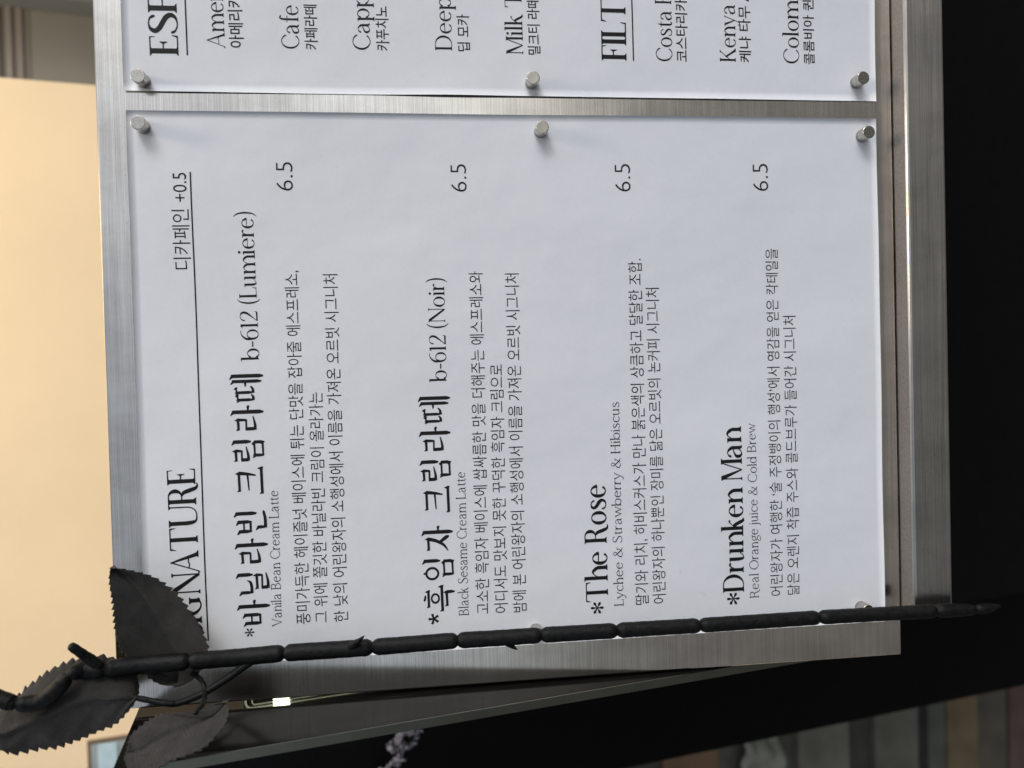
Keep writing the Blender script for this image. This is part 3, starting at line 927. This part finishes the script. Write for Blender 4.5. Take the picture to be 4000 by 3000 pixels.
def rule(parent, zf, x0, y0, x1, y1, w=0.55, end=None):
    if end:
        y1 = y0 + (y1 - y0) * (end - x0) / (x1 - x0)
        x1 = end
    v, f = [], []
    n = 60
    for i in range(n + 1):
        t = i / n
        X, Y = x0 + (x1 - x0) * t, y0 + (y1 - y0) * t
        v += [(X, Y - w / 2, zf(X, Y) + INK_LIFT), (X, Y + w / 2, zf(X, Y) + INK_LIFT)]
    for i in range(n):
        f.append((2 * i, 2 * i + 2, 2 * i + 3, 2 * i + 1))
    mesh_obj('underline', v, f, M_INK, parent)


rule(low, lower_z, *RULES[0])
rule(upp, upper_z, *RULES[1], end=300)
rule(upp, upper_z, *RULES[2], end=300)

for ax, ay, r, arms in ASTERISKS:
    v, f = [], []
    for k in range(arms):
        a = 2 * math.pi * k / arms + math.pi / 2
        c, s = math.cos(a), math.sin(a)
        if arms == 5:
            prof = [(0, .14), (.5, .20), (.95, .24), (1.0, .2)]
        else:
            prof = [(0, .05), (.35, .10), (.7, .20), (.88, .18), (1.0, .06)]
        base = len(v)
        pts = [(d, wd) for d, wd in prof] + [(d, -wd) for d, wd in reversed(prof)]
        for d, wd in pts:
            X, Y = ax + (c * d - s * wd) * r, ay + (s * d + c * wd) * r
            v.append((X, Y, lower_z(X, Y) + INK_LIFT))
        f.append(tuple(range(base, base + len(pts))))
    mesh_obj('asterisk', v, f, M_INK, low)

# ------------------------------------------------------------------ magnets
v, f = [], []
prof = [(0.0, 0.0), (2.45, 0.0), (2.6, 0.15), (2.6, 5.25), (2.56, 5.4), (2.45, 5.5), (2.2, 5.52), (0.0, 5.5)]
ns = 40
for r, z in prof:
    for k in range(ns):
        a = 2 * math.pi * k / ns
        v.append((r * math.cos(a), r * math.sin(a), z))
for i in range(len(prof) - 1):
    for k in range(ns):
        k2 = (k + 1) % ns
        f.append((i * ns + k, i * ns + k2, (i + 1) * ns + k2, (i + 1) * ns + k))
mag_labels = [
    ('upper right corner of the signature sheet', MAG_LOWER[0], lower_z), ('middle of the right edge of the signature sheet', MAG_LOWER[1], lower_z),
    ('lower right corner of the signature sheet', MAG_LOWER[2], lower_z), ('left edge of the signature sheet, half behind the stem', MAG_LOWER[3], lower_z),
    ('lower left corner of the signature sheet, beside the stem', MAG_LOWER[4], lower_z),
    ('upper left corner of the espresso and filter sheet', MAG_UPPER[0], upper_z), ('left edge of the espresso sheet by milk tea', MAG_UPPER[1], upper_z),
    ('lower left corner of the espresso and filter sheet', MAG_UPPER[2], upper_z)]
proto = None
random.seed(4)
for where, (mx, my, mz), zf in mag_labels:
    if proto is None:
        o = mesh_obj('round_magnet', v, f, M_MAGNET)
        sm = [p for p in o.data.polygons]
        for p in sm:
            p.use_smooth = abs(p.normal.z) < 0.9
        proto = o
    else:
        o = proto.copy()
        COL.objects.link(o)
    o.matrix_world = BOARD @ Matrix.Translation(Vector((mx, my, zf(mx, my) + 0.02)) * MM) @ Matrix.Rotation(random.random() * 6, 4, 'Z')
    tag(o, 'small nickel cylinder magnet pinning the ' + where, 'magnet', 'cylinder magnets holding the sheets')

# ------------------------------------------------------------------ artificial rose stem
rose = empty('artificial_rose_stem', BOARD)
tag(rose, 'black artificial rose stem with cloth leaves and thorns laid along the board', 'artificial stem')
JOINTS = {3, 6, 8, 10, 12, 14, 16, 18, 20, 22, 24, 26, 28}
PER = 14
RAD = [2.7, 2.8, 2.7, 2.7, 2.9, 2.8, 2.6, 3.0, 3.1, 3.15, 3.1, 3.1, 3.1, 3.1, 3.05, 3.0, 3.0, 2.95, 2.95, 2.9, 2.9, 2.85, 2.85, 2.8, 2.8, 2.75, 2.7, 2.6, 2.2, 1.9, 0.5]
path = catmull([(*p, r) for p, r in zip(STEM, RAD)], PER)
# finer samples near the joints
cum = [0.0]
for a, b in zip(path, path[1:]):
    cum.append(cum[-1] + math.dist(a[:3], b[:3]))
jl = [cum[i * PER] for i in sorted(JOINTS)]
samples = set()
s = 0.0
while s < cum[-1]:
    samples.add(round(s, 3)); s += 1.2
for j in jl:
    for d in (-3, -2.4, -1.8, -1.3, -.9, -.55, -.3, -.12, 0, .12, .3, .55, .9, 1.3, 1.8, 2.4, 3):
        samples.add(round(j + d, 3))
samples = sorted(x for x in samples if 0 <= x <= cum[-1])
pts, rad = [], []
k = 0
for s in samples:
    while k < len(cum) - 2 and cum[k + 1] < s:
        k += 1
    t = (s - cum[k]) / max(1e-6, cum[k + 1] - cum[k])
    q = [a + (b - a) * t for a, b in zip(path[k], path[k + 1])]
    r = q[3] * (1 + 0.012 * math.sin(s * 0.9) + 0.01 * math.sin(s * 2.3))
    for j in jl:
        d = abs(s - j)
        if d < 2.6:
            e = 1 - d / 2.6
            r *= 1 - 0.38 * e ** 2.2
    pts.append(q[:3]); rad.append(r)
v, f = tube(pts, rad, 24)
mesh_obj('stem', v, f, M_STEM, rose, smooth=True)

for i in range(3):
    a, b, c = (Vector(p) for p in THORNS[3 * i:3 * i + 3])
    p = catmull([tuple(a), tuple(b), tuple(c)], 8)
    n = len(p)
    R = [max(0.06, (1.9 if i < 1 else 1.5) * (1 - t / (n - 1)) ** 0.9) for t in range(n)]
    v, f = tube(p, R, 14)
    mesh_obj('thorn', v, f, M_STEM, rose, smooth=True)

p = catmull([*STUB], 10)
n = len(p)
R = [1.9 - 0.45 * t / (n - 1) + 0.06 * math.sin(t * 1.7) for t in range(n)]
R[-1] *= 0.45; R[-2] *= 0.8
v, f = tube(p, R, 16)
mesh_obj('broken_shoot', v, f, M_STEM, rose, smooth=True)

vv, ff = [], []
for poly, r0, r1 in ((TWIG_MAIN, 1.5, 0.95), (TWIG_SIDE, 0.9, 0.85), (TWIG_LEAFSTALK, 0.9, 0.7)):
    p = catmull(poly, 8)
    n = len(p)
    v, f = tube(p, [r0 + (r1 - r0) * t / (n - 1) + 0.06 * math.sin(t * 1.3) for t in range(n)], 12)
    o0 = len(vv)
    vv += v
    ff += [tuple(o0 + i for i in q) for q in f]
mesh_obj('twig', vv, ff, M_STEM, rose, smooth=True)


def resample(poly, n):
    d = [0.0]
    for a, b in zip(poly, poly[1:]):
        d.append(d[-1] + math.dist(a, b))
    out, k = [], 0
    for i in range(n):
        s = d[-1] * i / (n - 1)
        while k < len(d) - 2 and d[k + 1] < s:
            k += 1
        t = (s - d[k]) / max(1e-9, d[k + 1] - d[k])
        out.append(Vector([x + (y - x) * t for x, y in zip(poly[k], poly[k + 1])]))
    return out


def leaf(left, right, teeth, amp, crease, wave, seed, side_skip=(0.0, 1.0)):
    rnd = random.Random(seed)
    n, m = teeth * 8 + 1, 26
    A = resample(catmull(left, 6), n)
    B = resample(catmull(right, 6), n)
    v, f = [], []
    jit = [rnd.uniform(0.6, 1.25) for _ in range(2 * teeth + 4)]
    for i in range(n):
        t = i / (n - 1)
        a, b = A[i].copy(), B[i].copy()
        env = math.sin(math.pi * min(1, max(0, t))) ** 0.4
        c = (a + b) / 2
        T = []
        for P, o in ((a, 0), (b, teeth)):
            ph = (t * teeth) % 1.0
            tooth = (1 - ph) if ph > 0.25 else ph / 0.25 * 0.75
            kk = jit[o + int(t * teeth) % teeth]
            d = P - c
            d.z = 0
            T.append(d.normalized() * (tooth - 0.5) * amp * env * kk if d.length > 1e-6 else Vector((0, 0, 0)))
        for j in range(m + 1):
            q = 0.5 - 0.5 * math.cos(math.pi * j / m)
            q = 0.6 * q + 0.4 * j / m
            P = a.lerp(b, q)
            s = abs(q - 0.5) * 2
            edge = max(0.0, (s - 0.86) / 0.14) ** 1.5
            P += T[0 if q < 0.5 else 1] * edge
            z = crease * (s ** 1.3) + wave * math.sin(t * 6 + seed) * s * (1 if q > 0.5 else -0.7) + 0.3 * wave * math.sin(t * 13 + q * 7 + seed)
            z += 0.05 * crease * math.sin((t * 6 - s * 1.2) * 2 * math.pi) * s * (1 - s) * 4
            z -= 0.3 * abs(crease) * math.exp(-((q - 0.5) / 0.035) ** 2) * (1 if crease > 0 else -1)
            v.append(P + Vector((0, 0, z)))
    for i in range(n - 1):
        for j in range(m):
            a = i * (m + 1) + j
            f.append((a, a + 1, a + m + 2, a + m + 1))
    o = mesh_obj('leaf', v, f, M_LEAF, rose, smooth=True)
    so = o.modifiers.new('thickness', 'SOLIDIFY')
    so.thickness = 0.0003
    so.offset = 0
    return o


leaf(LEAF_A_LEFT, LEAF_A_RIGHT, 24, 1.6, 2.0, 1.2, 1)
leaf(LEAF_B_LEFT, LEAF_B_RIGHT, 22, 2.0, -4.2, 1.8, 2)
leaf(LEAF_C_LEFT, LEAF_C_RIGHT, 20, 1.5, 2.6, 1.6, 3)

# ------------------------------------------------------------------ small things in the gap and the dark recess
lamp = empty('strip_light', W(-117.3, 80, -42))
tag(lamp, 'tiny lit rounded strip light glinting in the gap beside the board', 'light')


def rounded_loop(hx_, hu, r, n=8):
    P = []
    for cx, cy, a0 in ((hx_ - r, hu - r, 0), (-hx_ + r, hu - r, 90), (-hx_ + r, -hu + r, 180), (hx_ - r, -hu + r, 270)):
        for k in range(n + 1):
            a = math.radians(a0 + 90 * k / n)
            P.append((cx + r * math.cos(a), 0.0, cy + r * math.sin(a)))
    P.append(P[0]); P.append(P[1])
    return P


glow = bpy.data.materials.new('lit_tube')
glow.use_nodes = True
gb = glow.node_tree.nodes['Principled BSDF']
gb.inputs['Base Color'].default_value = (0.6, 0.62, 0.5, 1)
gb.inputs['Emission Color'].default_value = (0.92, 0.95, 0.66, 1)
gb.inputs['Emission Strength'].default_value = 4.0
for hx_, hu, r, wr in ((4.4, 31, 2.6, 0.42), (3.1, 28.5, 1.3, 0.25)):
    P = rounded_loop(hx_, hu, r)
    v, f = tube(P, [wr] * len(P), 8)
    mesh_obj('lit_tube', v, f, glow, lamp, smooth=True)
em = bpy.data.materials.new('lit_diode')
em.use_nodes = True
em.node_tree.nodes['Principled BSDF'].inputs['Emission Color'].default_value = (0.95, 1.0, 0.72, 1)
em.node_tree.nodes['Principled BSDF'].inputs['Emission Strength'].default_value = 40.0
for xx in (4.4, 3.1, 1.8):
    P = [(xx, -0.9, 17 - 3.4), (xx, -0.9, 17 - 2.8), (xx, -0.9, 17 + 2.8), (xx, -0.9, 17 + 3.4)]
    v, f = tube(P, [0.2, 0.6, 0.6, 0.2], 10)
    mesh_obj('diode', v, f, em, lamp, smooth=True)

M_PETAL = simple('pale_lilac_petal', (0.22, 0.21, 0.25), 0.85, var=0.4, nscale=500)


def flower_head(x, u, w, spots, seed):
    """many small rounded petals crowded along a curve, joined into one head"""
    rnd = random.Random(seed)
    bm = bmesh.new()
    for px, pu, r in spots:
        for _ in range(7):
            q = r * rnd.uniform(0.45, 0.8)
            c = Vector((px + rnd.gauss(0, r * .45), rnd.gauss(0, r * .45), pu + rnd.gauss(0, r * .45)))
            m = Matrix.Translation(c) @ Matrix.Rotation(rnd.random() * 6, 4, 'X') @ Matrix.Rotation(rnd.random() * 6, 4, 'Z') @ Matrix.Diagonal((q, q * .35, q * 1.2, 1))
            bmesh.ops.create_icosphere(bm, subdivisions=2, radius=1.0, matrix=m)
    v = [tuple(p.co) for p in bm.verts]
    bm.verts.index_update()
    f = [tuple(p.index for p in q.verts) for q in bm.faces]
    bm.free()
    return mesh_obj('dried_flower', v, f, M_PETAL, matrix=Matrix.Translation(W(x, u, w)), smooth=True)


spots = [(4.6 * math.cos(math.radians(a)), 6.0 * math.sin(math.radians(a)), 2.5 if -60 < a < 160 else 1.6) for a in range(-90, 235, 22)]
o = flower_head(-231, 20, -196, spots, 5)
tag(o, 'pale lilac curled flower, ring shaped and blurred, in the dark recess', 'flower', 'pale flowers in the dark recess')
spots = [(k * 2.6 - 8, 5 * math.sin(k * .9) - k * 1.0, 2.6) for k in range(9)]
o = flower_head(-247, 36, -196, spots, 9)
tag(o, 'larger ruffled pale flower cut by the lower picture edge in the recess', 'flower', 'pale flowers in the dark recess')

v, f = [], []
for i in range(25):
    for j in range(41):
        u = -346 - 43 * i / 24
        v.append((-475 + j * 3.2, -(-368 + 6 * math.sin(j * 0.5 + i * 0.14) + 3 * math.sin(i * 0.6)), u + 5 * math.sin(j * 0.2)))
for i in range(24):
    for j in range(40):
        a = i * 41 + j
        f.append((a, a + 1, a + 42, a + 41))
cl = mesh_obj('cloth', v, f, simple('pale_grey_green_cloth', (0.30, 0.315, 0.25), 0.9), matrix=Matrix.Translation((0, 0, BOARD_Z)), smooth=True)
cl.modifiers.new('thickness', 'SOLIDIFY').thickness = 0.002
tag(cl, 'pale grey-green draped cloth hanging on the boarded wall', 'cloth')

# warm area light, added out of view to brighten the cream wall
la = bpy.data.lights.new('added_wall_light', 'AREA')
la.shape = 'DISK'
la.size = 0.25
la.energy = 5.5
la.color = (1.0, 0.86, 0.68)
lo = bpy.data.objects.new('added_wall_light', la)
COL.objects.link(lo)
lo.location = W(260, 900, -60)
lo.rotation_euler = (W(-100, 250, -400) - lo.location).to_track_quat('-Z', 'Y').to_euler()
